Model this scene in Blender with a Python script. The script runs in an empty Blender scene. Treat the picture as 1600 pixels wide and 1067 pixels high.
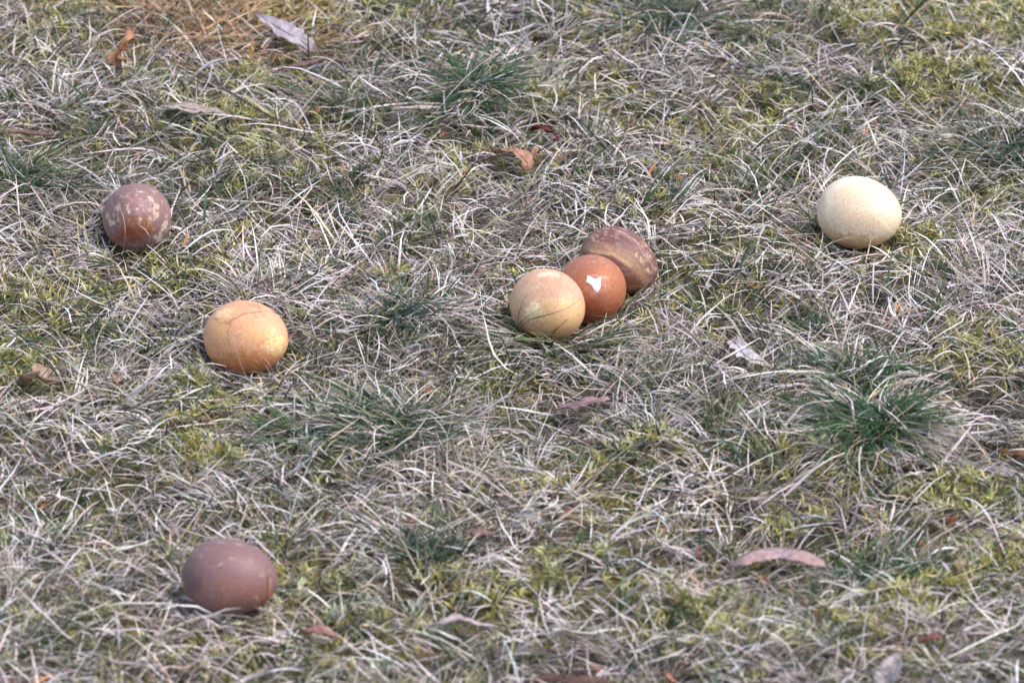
import bpy, math
import numpy as np
from mathutils import Vector

R = math.radians
rng = np.random.default_rng(11)
sc = bpy.context.scene
COL = sc.collection

# ------------------------------------------------------------------ camera
PITCH = R(27.0)
DIST = 4.2
LENS = 235.0
cam_d = bpy.data.cameras.new('camera')
cam = bpy.data.objects.new('camera', cam_d)
COL.objects.link(cam)
cam.location = (0, -DIST*math.cos(PITCH), DIST*math.sin(PITCH))
cam.rotation_euler = (math.pi/2-PITCH, 0, 0)
cam_d.lens = LENS
cam_d.sensor_width = 36
cam_d.clip_start = 0.05
cam_d.clip_end = 400
cam_d.dof.use_dof = True
cam_d.dof.focus_distance = 4.27
cam_d.dof.aperture_fstop = 13
sc.camera = cam

# ------------------------------------------------------------------ light
SUN_EL, SUN_AZ = R(60), R(112)      # azimuth clockwise from +Y (away from the camera): right, a little to the front
w = bpy.data.worlds.new('World')
sc.world = w
w.use_nodes = True
nt = w.node_tree
bg = nt.nodes['Background']
sky = nt.nodes.new('ShaderNodeTexSky')
sky.sky_type = 'NISHITA'
sky.sun_disc = False
sky.sun_elevation = SUN_EL
sky.sun_rotation = SUN_AZ
sky.air_density = 1.0
sky.dust_density = 3.0
nt.links.new(sky.outputs[0], bg.inputs[0])
bg.inputs[1].default_value = 0.15
sun_d = bpy.data.lights.new('sun', 'SUN')
sun_d.energy = 0.9
sun_d.angle = R(32)
sun_d.color = (1.0, 0.95, 0.90)
sun = bpy.data.objects.new('sun', sun_d)
COL.objects.link(sun)
sdir = Vector((math.sin(SUN_AZ)*math.cos(SUN_EL), math.cos(SUN_AZ)*math.cos(SUN_EL), math.sin(SUN_EL)))
sun.rotation_euler = sdir.to_track_quat('Z', 'Y').to_euler()
sun.location = sdir*5
sc.view_settings.view_transform = 'Standard'
sc.view_settings.look = 'None'
sc.view_settings.gamma = 1
sc.view_settings.use_curve_mapping = False
sc.view_settings.exposure = 0.94
sc.render.engine = 'CYCLES'
sc.cycles.max_bounces = 5
sc.cycles.transparent_max_bounces = 4

# ------------------------------------------------------------------ geometry of the view, used to find where things lie
FPX = LENS/36*1600
CP, SP = math.cos(PITCH), math.sin(PITCH)
CAMP = np.array([0, -DIST*CP, DIST*SP])
AX = np.array([1.0, 0, 0]); AU = np.array([0, SP, CP]); AF = np.array([0, CP, -SP])
def ray(px, py):
    d = AX*(px-800)/FPX - AU*(py-533.5)/FPX + AF
    return d/np.linalg.norm(d)
def at(px, py, z=0.0):
    d = ray(px, py)
    return CAMP + d*((z-CAMP[2])/d[2])
def proj(P):
    q = P-CAMP
    f = q@AF
    return 800+FPX*(q@AX)/f, 533.5-FPX*(q@AU)/f

def s2l(c):
    c = np.asarray(c, float)/255.0
    return np.where(c <= 0.04045, c/12.92, ((c+0.055)/1.055)**2.4)

# value noise ------------------------------------------------------
class Noise:
    def __init__(self, seed, n=256):
        self.g = np.random.default_rng(seed).random((n, n)); self.n = n
    def __call__(self, x, y):
        xi = np.floor(x).astype(int); yi = np.floor(y).astype(int)
        fx = x-xi; fy = y-yi
        fx = fx*fx*(3-2*fx); fy = fy*fy*(3-2*fy)
        n = self.n; g = self.g
        a = g[xi % n, yi % n]; b = g[(xi+1) % n, yi % n]; c = g[xi % n, (yi+1) % n]; d = g[(xi+1) % n, (yi+1) % n]
        return (a*(1-fx)+b*fx)*(1-fy)+(c*(1-fx)+d*fx)*fy
N1, N2, N3, N4, N5 = [Noise(s) for s in (1, 2, 3, 4, 5)]
def fbm(N, x, y, o=3):
    s = 0; a = 1; t = 0
    for k in range(o):
        s = s+a*N(x*2**k+17*k, y*2**k+31*k); t += a; a *= .5
    return s/t

# ------------------------------------------------------------------ eggs: where they lie
# centre in photo, height of centre, short & long diameter, image angle of the long axis, angle out of the picture plane
EGGS = [
 dict(k='mottled', c=(214, 339.5), z=.0240, S=.0440, L=.0545, ia=70, da=80),
 dict(k='tan',     c=(386, 528), z=.0245, S=.0462, L=.0575, ia=-4, da=40),
 dict(k='front',   c=(857.5, 478), z=.0272, S=.0448, L=.0550, ia=-28, da=58),
 dict(k='star',    c=(924.5, 452), z=.0205, S=.0440, L=.0540, ia=20, da=72),
 dict(k='streaked', c=(968, 408.5), z=.0203, S=.0412, L=.0525, ia=-27, da=16),
 dict(k='cream',   c=(1344, 333), z=.0260, S=.0465, L=.0580, ia=-10, da=36),
 dict(k='dark',    c=(360, 902), z=.0245, S=.0450, L=.0565, ia=-4, da=16),
]
for e in EGGS:
    e['C'] = at(e['c'][0], e['c'][1], e['z'])
    ia, da = R(e['ia']), R(e['da'])
    ax = (AX*math.cos(ia)+AU*math.sin(ia))*math.cos(da) - AF*math.sin(da)   # blunt to pointed end, towards the camera
    e['ax'] = ax/np.linalg.norm(ax)
# two pushed-together eggs: keep them touching, not overlapping
def inside(e, P, k=1.0):
    q = P-e['C']
    a = q@e['ax']
    r2 = (q*q).sum(-1)-a*a
    return (a/(e['L']/2))**2 + r2/(e['S']/2)**2 < k*k
def egg_hit(e, px, py):
    d = ray(px, py); o = CAMP-e['C']; A = e['ax']
    def tr(v): return np.array([v@A/(e['L']/2)])
    da_, oa = d@A, o@A
    dp, op = d-da_*A, o-oa*A
    a = (da_/(e['L']/2))**2+dp@dp/(e['S']/2)**2
    b = 2*(da_*oa/(e['L']/2)**2+dp@op/(e['S']/2)**2)
    c = (oa/(e['L']/2))**2+op@op/(e['S']/2)**2-1
    D = b*b-4*a*c
    if D < 0: return None
    return CAMP+d*((-b-math.sqrt(D))/(2*a))

# ------------------------------------------------------------------ fields over the meadow, ellipses given where the photo shows them
def field(E, px, py):
    v = np.zeros_like(px)
    for (x, y, rx, ry, s) in E:
        v = np.maximum(v, s*np.exp(-(((px-x)/rx)**2+((py-y)/ry)**2)**1.3))
    return v
MOSS = [(480,20,70,30,.8),(90,75,60,25,.6),(400,130,60,24,.7),(600,20,90,30,.6),(1450,40,160,55,.95),(1490,140,120,40,1),
 (960,50,70,40,.8),(860,170,60,18,.7),(1110,230,90,45,.8),(1180,185,60,35,.8),(350,210,120,36,.5),(440,250,80,26,.7),(985,345,60,20,.8),
 (250,445,120,36,.6),(320,655,110,40,.75),(50,490,90,45,.7),(20,590,60,30,.8),(310,740,80,28,.9),(1030,520,90,40,.6),(985,540,60,35,.7),
 (1535,580,80,30,.9),(1310,755,90,36,.8),(1500,800,110,36,.95),(1010,720,70,25,.7),(930,750,60,22,.6),(1330,1000,80,50,.8),(1100,960,110,40,.7),
 (1420,960,100,40,.8),(1150,1020,110,36,.7),(430,1040,120,30,.6),(580,1000,80,25,.7),(770,930,150,34,.85),(900,900,100,28,.6),(1550,900,90,50,.8),
 (30,1020,50,30,.5),(480,930,70,30,.7),(1400,400,80,30,.6),(1290,820,110,24,.6),(160,60,80,26,.4),(380,390,70,26,.6),(150,470,60,30,.6),(820,780,60,18,.4),
 (1200,95,60,30,.4),(1560,330,60,30,.4),(620,440,80,22,.4),(760,250,90,22,.4),(1180,420,60,20,.5),(700,290,60,26,.4)]
GREEN = [(1370,690,110,55,1),(1330,620,80,40,.8),(600,700,160,45,1),(520,745,80,30,.7),(850,548,85,32,1),(640,530,80,36,.7),(740,150,90,28,1),
 (640,205,110,30,.8),(540,120,90,36,.7),(1060,60,150,40,.8),(1190,70,60,34,.8),(1250,165,90,30,.7),(1560,230,70,60,.9),(1530,290,60,40,.7),
 (1230,275,110,36,.8),(60,310,110,50,.8),(430,315,100,36,.8),(40,370,60,30,.5),(200,130,90,28,.5),(1150,300,90,30,.6),(1290,510,70,36,.5),
 (1130,470,80,45,.7),(1370,900,60,40,.9),(1440,885,60,26,.8),(675,890,60,28,.9),(560,870,80,28,.6),(1240,975,90,28,.8),(880,720,60,36,.5),
 (1110,700,80,36,.7),(280,450,80,30,.7),(1080,270,110,26,.6),(890,190,60,30,.5),(30,690,60,40,.5),(1010,640,80,30,.5),(1240,750,90,22,.4),
 (980,720,60,20,.3),(120,250,80,20,.4),(480,450,60,26,.4),(1440,430,80,24,.3),(350,830,60,26,.3),(170,1030,80,28,.4),(780,1040,80,26,.5),(1520,250,70,40,.6)]
WARM = [(330,50,130,50,1),(290,20,120,40,.9),(430,95,120,24,.8),(1470,640,60,18,.3),(600,745,70,30,.4),(40,620,60,20,.5),(850,640,60,20,.3),(1540,30,70,20,.3)]
BARE = [(1520,640,100,34,1),(1400,560,70,20,.7),(1250,842,140,17,1),(1560,720,50,34,.8),(240,245,70,16,.5),(600,955,90,24,.8),(330,690,80,12,.6),
 (680,950,50,20,.6),(900,625,60,16,.4),(1290,920,70,18,.4),(930,1055,140,18,.7),(130,250,60,14,.4),(1390,90,60,12,.4),(1340,395,70,10,.4),(460,330,60,14,.3)]
def height(x, y, smooth=False):
    P = np.stack([x, y, np.zeros_like(x)], -1)
    px, py = proj(P)
    h = (fbm(N1, x*7+40, y*7+40, 3)-.5)*.026 + (fbm(N2, x*26+90, y*26+90, 2)-.5)*.008
    h = h*np.clip(1.6-np.hypot(x, y)/2.2, 0, 1)
    for (gx, gy, rx, ry, s) in GREEN[:7]:
        h = h+.008*s*np.exp(-((px-gx)/rx)**2-((py-gy)/ry)**2)
    b = field(BARE, px, py)
    h = h-.007*b
    for e in EGGS:
        zc = e['C'][2]-e['S']/2-.0015
        d = np.hypot(x-e['C'][0], y-e['C'][1])
        k = np.exp(-(d/.034)**4)
        h = h*(1-k)+zc*k
    return h

# ------------------------------------------------------------------ helpers
def new_mesh_obj(name, V, F, colors=None, mat=None, parent=None, smooth=True):
    """V (n,3); F (m,4) or (m,3) array, or list of tuples"""
    me = bpy.data.meshes.new(name)
    V = np.asarray(V, dtype=np.float32)
    if isinstance(F, np.ndarray):
        m, k = F.shape
        me.vertices.add(len(V)); me.vertices.foreach_set('co', V.ravel())
        me.loops.add(m*k); me.loops.foreach_set('vertex_index', F.astype(np.int32).ravel())
        me.polygons.add(m)
        me.polygons.foreach_set('loop_start', np.arange(0, m*k, k, dtype=np.int32))
        me.update(calc_edges=True)
    else:
        me.from_pydata([tuple(map(float, v)) for v in V], [], F)
    me.polygons.foreach_set('use_smooth', np.full(len(me.polygons), smooth))
    if colors is not None:
        a = me.color_attributes.new('Tint', 'FLOAT_COLOR', 'POINT')
        c = np.ones((len(V), 4), dtype=np.float32); c[:, :3] = colors
        a.data.foreach_set('color', c.ravel())
    if mat: me.materials.append(mat)
    me.update()
    o = bpy.data.objects.new(name, me)
    COL.objects.link(o)
    if parent is not None: o.parent = parent
    return o
def tag(o, label=None, cat=None, group=None, kind=None):
    if label: o['label'] = label
    if cat: o['category'] = cat
    if group: o['group'] = group
    if kind: o['kind'] = kind
    return o
def empty(name, loc):
    o = bpy.data.objects.new(name, None); o.empty_display_size = .01
    COL.objects.link(o); o.location = [float(v) for v in loc]
    return o

def mat_tint(name, rough=.6, trans=0.0, spec=.35, bump=0.0, bscale=400, mottle=.25, mscale=300, coat=0):
    m = bpy.data.materials.new(name); m.use_nodes = True
    n = m.node_tree; N = n.nodes; Lk = n.links
    b = N['Principled BSDF']; out = N['Material Output']
    a = N.new('ShaderNodeAttribute'); a.attribute_name = 'Tint'
    tc = N.new('ShaderNodeTexCoord')
    no = N.new('ShaderNodeTexNoise'); no.inputs['Scale'].default_value = mscale; no.inputs['Detail'].default_value = 3
    Lk.new(tc.outputs['Object'], no.inputs['Vector'])
    mr = N.new('ShaderNodeMapRange'); mr.inputs['From Min'].default_value = .3; mr.inputs['From Max'].default_value = .7
    mr.inputs['To Min'].default_value = 1-mottle; mr.inputs['To Max'].default_value = 1+mottle
    Lk.new(no.outputs['Fac'], mr.inputs['Value'])
    mx = N.new('ShaderNodeVectorMath'); mx.operation = 'SCALE'
    Lk.new(a.outputs['Color'], mx.inputs[0]); Lk.new(mr.outputs[0], mx.inputs['Scale'])
    Lk.new(mx.outputs[0], b.inputs['Base Color'])
    b.inputs['Roughness'].default_value = rough
    b.inputs['Specular IOR Level'].default_value = spec
    if coat:
        b.inputs['Coat Weight'].default_value = coat; b.inputs['Coat Roughness'].default_value = .3
    if bump:
        n2 = N.new('ShaderNodeTexNoise'); n2.inputs['Scale'].default_value = bscale; n2.inputs['Detail'].default_value = 4
        Lk.new(tc.outputs['Object'], n2.inputs['Vector'])
        bp = N.new('ShaderNodeBump'); bp.inputs['Strength'].default_value = bump; bp.inputs['Distance'].default_value = .001
        Lk.new(n2.outputs['Fac'], bp.inputs['Height']); Lk.new(bp.outputs[0], b.inputs['Normal'])
    if trans:
        t = N.new('ShaderNodeBsdfTranslucent'); Lk.new(mx.outputs[0], t.inputs['Color'])
        ms = N.new('ShaderNodeMixShader'); ms.inputs[0].default_value = trans
        Lk.new(b.outputs[0], ms.inputs[1]); Lk.new(t.outputs[0], ms.inputs[2]); Lk.new(ms.outputs[0], out.inputs['Surface'])
    return m
M_DRY = mat_tint('dry grass', rough=.55, trans=.08, spec=.4, mottle=.12)
M_GREEN = mat_tint('green grass', rough=.5, trans=.2, spec=.4, mottle=.15)
M_MOSS = mat_tint('moss', rough=.7, trans=.25, spec=.2, mottle=.2)
M_EGG = mat_tint('egg shell', rough=.46, spec=.42, bump=.22, bscale=900, mottle=.16, mscale=900)
M_LEAF = mat_tint('dead leaf', rough=.6, trans=.12, spec=.35, bump=.5, bscale=500, mottle=.25, mscale=260)
M_WOOD = mat_tint('twig bark', rough=.8, spec=.2, bump=.6, bscale=900, mottle=.35, mscale=500)
M_LICHEN = mat_tint('lichen', rough=.85, spec=.1, bump=.4, bscale=700, mottle=.2)

# ------------------------------------------------------------------ ground
def ground_sheet():
    fx = np.concatenate([[-150, -60, -25, -10, -5, -3, -2, -1.4, -1.0, -.8], np.linspace(-.62, .62, 311), [.8, 1.0, 1.4, 2, 3, 5, 10, 25, 60, 150]])
    fy = np.concatenate([[-150, -60, -25, -10, -5, -3.5, -2.2, -1.4, -1.0, -.85], np.linspace(-.72, .95, 401), [1.15, 1.4, 1.9, 2.6, 3.6, 6, 12, 30, 70, 200]])
    X, Y = np.meshgrid(fx, fy, indexing='ij')
    x, y = X.ravel(), Y.ravel()
    h = height(x, y)
    h = h + (fbm(N3, x*160, y*160, 2)-.5)*.004*(np.hypot(x, y) < 1.3)
    V = np.stack([x, y, h-.001], -1)
    px, py = proj(V)
    m = field(MOSS, px, py); b = field(BARE, px, py); g = field(GREEN, px, py); wv = field(WARM, px, py)
    n = fbm(N4, x*60, y*60, 3)[:, None]; n2 = fbm(N5, x*14, y*14, 3)[:, None]
    soil = s2l([92, 80, 84]); moss = s2l([134, 124, 58]); thatch = s2l([104, 94, 86]); dk = s2l([66, 62, 50])
    c = thatch*(1-n2)+moss*n2
    m = m[:, None]; b = b[:, None]
    c = c*(1-m)+moss*m
    c = c*(1-b)+soil*b
    gg = g[:, None]*.7
    c = c*(1-gg)+dk*gg
    c = c*(.35+.7*n)
    nx, ny = len(fx), len(fy)
    i = np.arange(nx-1)[:, None]*ny+np.arange(ny-1)[None]
    i = i.ravel()
    F = np.stack([i, i+ny, i+ny+1, i+1], -1)
    o = new_mesh_obj('ground', V, F, c, mat_tint('soil and thatch', rough=.9, spec=.15, bump=.9, bscale=260, mottle=.35, mscale=220))
    tag(o, 'dark purplish soil and flattened thatch under the rough winter grass', kind='structure')
ground_sheet()

# ------------------------------------------------------------------ blades, grown in numpy
BLACKLIST = []
def grow(base, az, el, L, W, segs, droop, curl, clear, wob, fold=True, culleggs=True):
    """returns points (n, s+1, 3) with blades bent by their weight and kept above the ground"""
    n = len(base)
    P = np.zeros((n, segs+1, 3)); P[:, 0] = base
    d = L/segs
    a = az.copy(); e = el.copy()
    for k in range(segs):
        stp = np.stack([np.cos(a)*np.cos(e), np.sin(a)*np.cos(e), np.sin(e)], -1)*d[:, None]
        q = P[:, k]+stp
        h = height(q[:, 0], q[:, 1])+clear*((k+1)/segs)**.5
        low = q[:, 2] < h
        q[:, 2] = np.where(low, h, q[:, 2])
        e = np.where(low, np.maximum(e, 0.05*rng.standard_normal(n)), e)
        P[:, k+1] = q
        e = e-droop*(.5+k/segs)
        a = a+curl+wob*rng.standard_normal(n)+(rng.random(n) < .05)*rng.uniform(-1, 1, n)
        e = e+.6*wob*rng.standard_normal(n)
    return P
CLEAR = [(190,70,24,40,1.25),(445,50,50,30,1),(315,170,52,16,1),(852,206,26,14,1),(806,250,36,20,1),(832,240,10,24,.8),(1172,552,32,24,1),(1220,868,84,18,1),
 (725,973,58,13,1),(498,991,34,11,.9),(1392,1046,20,30,1),(910,632,44,14,.7),(66,600,34,18,.9),(984,194,10,14,.8),(1560,736,26,9,.8),(748,828,26,9,.7),
 (890,1062,70,12,.8),(1457,1000,26,9,.7),(1500,888,12,13,.8),(845,63,12,9,.8),(1590,708,40,9,.6),(1103,828,12,6,.8),(490,102,56,12,.7),(400,166,60,30,.3),(50,208,70,10,.6),
 (575,950,22,14,.6),(650,962,20,14,.6),(520,966,22,14,.6),(706,908,16,10,.6)]
def egg_ok(P, keep=.16, margin=1.025, clear=.6):
    n = len(P); ok = np.ones(n, bool)
    px, py = proj(P)
    dice = rng.random(n)
    for (x, y, rx, ry, s) in CLEAR:
        ins = ((((px-x)/rx)**2+((py-y)/ry)**2) < 1).any(1)
        ok[ins & (dice < clear*s)] = False
    for e in EGGS:
        near = np.abs(P[:, 0]-e['C']).max(1) < .16
        idx = np.where(near)[0]
        if not len(idx): continue
        Q = P[idx]
        mid = (Q[:, 1:]+Q[:, :-1])/2
        ins = inside(e, Q, margin).any(1) | inside(e, mid, margin).any(1)
        cx, cy = e['c']; sc_ = e['S']*FPX/DIST/2
        a = np.abs(px[idx]-cx)/(sc_*1.12); b = (py[idx]-cy)/sc_
        mpx = (a**2+b**2 < .9) & (b < .64)
        front = (Q[:, :, 1] < e['C'][1]+.005)
        cover = (mpx & front).any(1) & (rng.random(len(idx)) > keep)
        ok[idx[ins | cover]] = False
    return ok
PROFILE = {}
def blades_mesh(P, W, col0, col1, fold=.35, tip=.12):
    """P (n,s+1,3) -> verts, quads, colours; V-folded ribbons (3 verts across)"""
    n, s1, _ = P.shape
    T = np.gradient(P, axis=1); T /= np.linalg.norm(T, axis=2, keepdims=True)+1e-12
    up = np.array([0, 0, 1.0]) + .9*rng.standard_normal((n, 1, 3))
    up = up + np.linspace(0, 1, s1)[None, :, None]*.8*rng.standard_normal((n, 1, 3))
    S = np.cross(T, up); S /= np.linalg.norm(S, axis=2, keepdims=True)+1e-12
    Nn = np.cross(S, T)
    t = np.linspace(0, 1, s1)
    prof = np.where(t < .25, .7+1.2*t, 1-(np.clip((t-.25)/.75, 0, 1))**1.8*(1-tip))
    hw = (W[:, None]*prof[None])[..., None]/2
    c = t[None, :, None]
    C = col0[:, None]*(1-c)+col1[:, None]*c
    if fold:
        V = np.stack([P-S*hw, P+Nn*hw*2*fold, P+S*hw], 2)    # n,s1,3,3
        k = 3
    else:
        V = np.stack([P-S*hw, P+S*hw], 2); k = 2
    C = np.repeat(C[:, :, None], k, 2)
    base = (np.arange(n)*s1*k)[:, None, None]+(np.arange(s1-1)*k)[None, :, None]+np.arange(k-1)[None, None]
    b = base.ravel()
    F = np.stack([b, b+1, b+1+k, b+k], -1)
    return V.reshape(-1, 3), F, C.reshape(-1, 3)

XR, Y0, Y1 = .62, -.68, .95
def scatter(n, dens=None):
    """points on the ground inside the seen area plus a thinner margin round it"""
    x = rng.uniform(-XR, XR, n*3); y = rng.uniform(Y0, Y1, n*3)
    px, py = proj(np.stack([x, y, np.zeros_like(x)], -1))
    out = np.maximum(np.maximum(-90-px, px-1690), np.maximum(-90-py, py-1210))
    p = np.where(out < 0, 1.0, .38)*(out < 420)
    if dens is not None: p = p*dens(px, py, x, y)
    k = rng.random(len(x)) < p
    x, y, px, py = x[k][:n], y[k][:n], px[k][:n], py[k][:n]
    return x, y, px, py

def jitter_col(base, n, v=.18, hue=.05):
    b = np.asarray(base)[None] if np.ndim(base) == 1 else base
    return np.clip(b*(1+v*rng.standard_normal((n, 1)))*(1+hue*rng.standard_normal((n, 3))), .01, .9)

DRY = [s2l(c) for c in ([228,214,212], [212,196,196], [228,220,202], [200,180,174], [192,180,142], [168,142,124], [238,231,230])]
DRYW = np.array([.27, .24, .14, .14, .08, .06, .07])
GRN = [s2l(c) for c in ([68,94,62], [58,84,66], [88,108,62], [76,96,78], [104,120,76])]
def pick(pal, wts, n):
    return np.array(pal)[rng.choice(len(pal), n, p=wts/np.sum(wts))]

# bunches of dry grass lying over -----------------------------------
def dry_grass():
    VV, FF, CC = [], [], []; off = 0
    def add(V, F, C):
        nonlocal off
        VV.append(V); FF.append(F+off); CC.append(C); off += len(V)
    def dens(px, py, x, y):
        return np.clip(1-.8*field(MOSS, px, py)-.9*field(BARE, px, py)-.55*field(GREEN, px, py)+.12, .08, 1)*(.35+.9*fbm(N3, x*12, y*12, 2))
    x, y, px, py = scatter(2900, dens)
    nb = len(x)
    cnt = rng.integers(10, 38, nb)
    lean = rng.uniform(0, 2*math.pi, nb)
    # most of the grass is combed sideways
    lean = np.where(rng.random(nb) < .5, rng.choice([0, math.pi], nb)+.5*rng.standard_normal(nb), lean)
    spread = rng.choice([.35, .8, 3.0], nb, p=[.22, .38, .4])
    bl = rng.uniform(.7, 1.25, nb)
    bcol = pick(DRY, DRYW, nb)
    gi = np.repeat(np.arange(nb), cnt); n = len(gi)
    a = lean[gi]+spread[gi]*rng.standard_normal(n)
    r = np.abs(rng.standard_normal(n))*.013
    bx = x[gi]+r*np.cos(a); by = y[gi]+r*np.sin(a)
    base = np.stack([bx, by, height(bx, by)-.001], -1)
    L = np.clip(bl[gi]*rng.lognormal(math.log(.0235), .38, n), .009, .062)
    el = rng.uniform(.05, 1.0, n)
    droop = rng.uniform(.04, .34, n)
    curl = .07*rng.standard_normal(n)
    clear = rng.beta(1.2, 2.6, n)*.013
    depth = clear/.013
    P = grow(base, a, el, L, None, 4, droop*1.3, curl, clear, .11)
    ok = egg_ok(P)
    pxm, pym = proj(base)
    W = np.clip(rng.lognormal(math.log(.00092), .30, n), .0005, .0020)
    mix = rng.random((n, 1))
    c = bcol[gi]*(1-.55*mix)+pick(DRY, DRYW, n)*.55*mix
    wm = field(WARM, pxm, pym)[:, None]*(rng.random((n, 1)) < .75)
    c = c*(1-wm)+jitter_col(s2l([198, 160, 122]), n, .25)*wm
    c = jitter_col(c, n, .22, .04)*1.05
    # weathering differs from patch to patch
    c = c*(.62+.82*fbm(N5, base[:, 0]*11+7, base[:, 1]*11+3, 2))[:, None]
    # shade of the gaps put into the colour: blades low in the mat go dark
    shaded = (rng.random((n, 1)) < .75*(1-depth[:, None])**2)
    c = np.where(shaded, jitter_col(s2l([106, 94, 88]), n, .3), c)
    # a share of blades is green at the foot
    g = (rng.random((n, 1)) < (.06+.35*field(GREEN, pxm, pym)[:, None]))
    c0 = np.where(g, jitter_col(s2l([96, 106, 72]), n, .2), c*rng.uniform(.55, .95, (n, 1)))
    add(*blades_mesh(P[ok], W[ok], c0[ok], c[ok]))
    # loose straws strewn over everything, some arched
    x, y, px, py = scatter(13500, lambda px, py, x, y: np.clip(1-.5*field(BARE, px, py)-.5*field(MOSS, px, py), 0, 1))
    n = len(x)
    clear = rng.uniform(.002, .014, n)
    base = np.stack([x, y, height(x, y)+clear*rng.uniform(.1, 1, n)], -1)
    a = rng.uniform(0, 6.283, n); a = np.where(rng.random(n) < .45, rng.choice([0, math.pi], n)+.5*rng.standard_normal(n), a)
    L = np.clip(rng.lognormal(math.log(.021), .45, n), .007, .075)
    P = grow(base, a, rng.uniform(-.1, .9, n), L, None, 5, rng.uniform(.0, .3, n), .10*rng.standard_normal(n), clear, .11)
    ok = egg_ok(P)
    W = np.clip(rng.lognormal(math.log(.00098), .30, n), .0005, .0021)
    c = jitter_col(pick(DRY, np.array([.3, .2, .2, .08, .05, .05, .2]), n), n, .16, .03)*1.1
    add(*blades_mesh(P[ok], W[ok], (c*.85)[ok], c[ok]))
    # crumbled thatch low down
    x, y, px, py = scatter(36000)
    n = len(x)
    base = np.stack([x, y, height(x, y)+rng.uniform(.0, .004, n)], -1)
    a = rng.uniform(0, 6.283, n)
    P = grow(base, a, rng.uniform(-.2, .5, n), rng.uniform(.006, .022, n), None, 2, rng.uniform(0, .3, n), .1*rng.standard_normal(n), rng.uniform(0, .004, n), .1)
    ok = egg_ok(P, 1, clear=0)
    c = jitter_col(pick([s2l(q) for q in ([92,84,84], [72,66,66], [114,104,98], [70,74,52], [136,128,108])], np.ones(5), n), n, .2)
    add(*blades_mesh(P[ok], rng.uniform(.0006, .0018, n)[ok], c[ok], c[ok], fold=0))
    x, y, px, py = scatter(2600)
    n = len(x)
    base = np.stack([x, y, height(x, y)+rng.uniform(.001, .010, n)], -1)
    P = grow(base, rng.uniform(0, 6.283, n), rng.uniform(-.2, .9, n), rng.uniform(.003, .012, n), None, 2, rng.uniform(0, .4, n), .3*rng.standard_normal(n), rng.uniform(.002, .011, n), .2)
    ok = egg_ok(P, 1)
    c = jitter_col(pick([s2l(q) for q in ([178,104,64], [120,70,50], [84,54,58], [60,44,42], [196,140,84], [206,200,210])], np.array([.7, 2, 3, 3, .5, 1.5]), n), n, .2)
    add(*blades_mesh(P[ok], rng.uniform(.0010, .0034, n)[ok], c[ok], c[ok], fold=.2))
    o = new_mesh_obj('dry_grass', np.concatenate(VV), np.concatenate(FF), np.concatenate(CC), M_DRY)
    tag(o, 'matted pale straw coloured winter grass combed sideways over the ground', kind='stuff')
dry_grass()

def green_grass():
    def dens(px, py, x, y): return np.clip(field(GREEN, px, py)**1.2+.26+.25*(fbm(N5, x*20, y*20, 2) > .58), 0, 1)*np.clip(1-.8*field(BARE, px, py), 0, 1)
    x, y, px, py = scatter(2500, dens)
    nb = len(x)
    cnt = rng.integers(5, 20, nb); gi = np.repeat(np.arange(nb), cnt); n = len(gi)
    lean = rng.uniform(0, 6.283, nb)
    lean = np.where(rng.random(nb) < .5, rng.choice([0, math.pi], nb)+.5*rng.standard_normal(nb), lean)
    a = lean[gi]+rng.choice([.5, 1.5], nb)[gi]*rng.standard_normal(n)
    r = np.abs(rng.standard_normal(n))*.007
    bx, by = x[gi]+r*np.cos(a), y[gi]+r*np.sin(a)
    base = np.stack([bx, by, height(bx, by)-.001], -1)
    L = np.clip(rng.lognormal(math.log(.025), .35, n), .010, .06)
    P = grow(base, a, rng.uniform(.15, 1.2, n), L, None, 4, rng.uniform(.05, .32, n), .08*rng.standard_normal(n), rng.beta(1.4, 2.5, n)*.016, .05)
    ok = egg_ok(P)
    c = jitter_col(pick(GRN, np.ones(5), n), n, .22, .06)
    tipm = (rng.random((n, 1)) < .3)
    c1 = np.where(tipm, jitter_col(s2l([176, 160, 130]), n, .15), c*1.15)
    W = np.clip(rng.lognormal(math.log(.00095), .3, n), .0005, .0019)
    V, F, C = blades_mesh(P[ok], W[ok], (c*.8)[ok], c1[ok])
    tag(new_mesh_obj('green_grass', V, F, C, M_GREEN), 'thin dark green grass blades growing up through the straw', kind='stuff')
green_grass()

def moss():
    def dens(px, py, x, y): return np.clip(field(MOSS, px, py)*1.25+.17+.35*(fbm(N5, x*13, y*13, 2) > .55), 0, 1)*(.3+.7*(fbm(N4, x*50, y*50, 2) > .42))*np.clip(1-.8*field(BARE, px, py), 0, 1)
    x, y, px, py = scatter(19000, dens)
    ns = len(x)
    cnt = 8; gi = np.repeat(np.arange(ns), cnt); n = len(gi)
    ht = rng.uniform(0, .012, ns)*np.clip(field(MOSS, px, py)*1.3+.35, 0, 1.1)
    base = np.stack([x[gi], y[gi], (height(x, y)+ht)[gi]+rng.uniform(-.001, .0015, n)], -1)
    base[:, :2] += .0011*rng.standard_normal((n, 2))
    a = rng.uniform(0, 6.283, n)
    L = rng.uniform(.0035, .0095, n)
    P = grow(base, a, rng.uniform(.0, 1.3, n), L, None, 2, rng.uniform(-.1, .6, n), .2*rng.standard_normal(n), rng.uniform(0, .004, n), .1)
    ok = egg_ok(P, 1, clear=0)
    pal = [s2l(q) for q in ([208,202,138], [182,176,100], [226,220,178], [132,136,74], [176,162,92])]
    sp = pick(pal, np.array([.3, .25, .2, .15, .1]), ns)
    c = jitter_col(sp[gi], n, .18, .05)
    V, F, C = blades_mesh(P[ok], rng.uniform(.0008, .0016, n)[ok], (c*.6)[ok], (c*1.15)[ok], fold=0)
    tag(new_mesh_obj('moss', V, F, C, M_MOSS), 'olive yellow feathery moss filling the gaps between the grass', kind='stuff')
moss()

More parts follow.
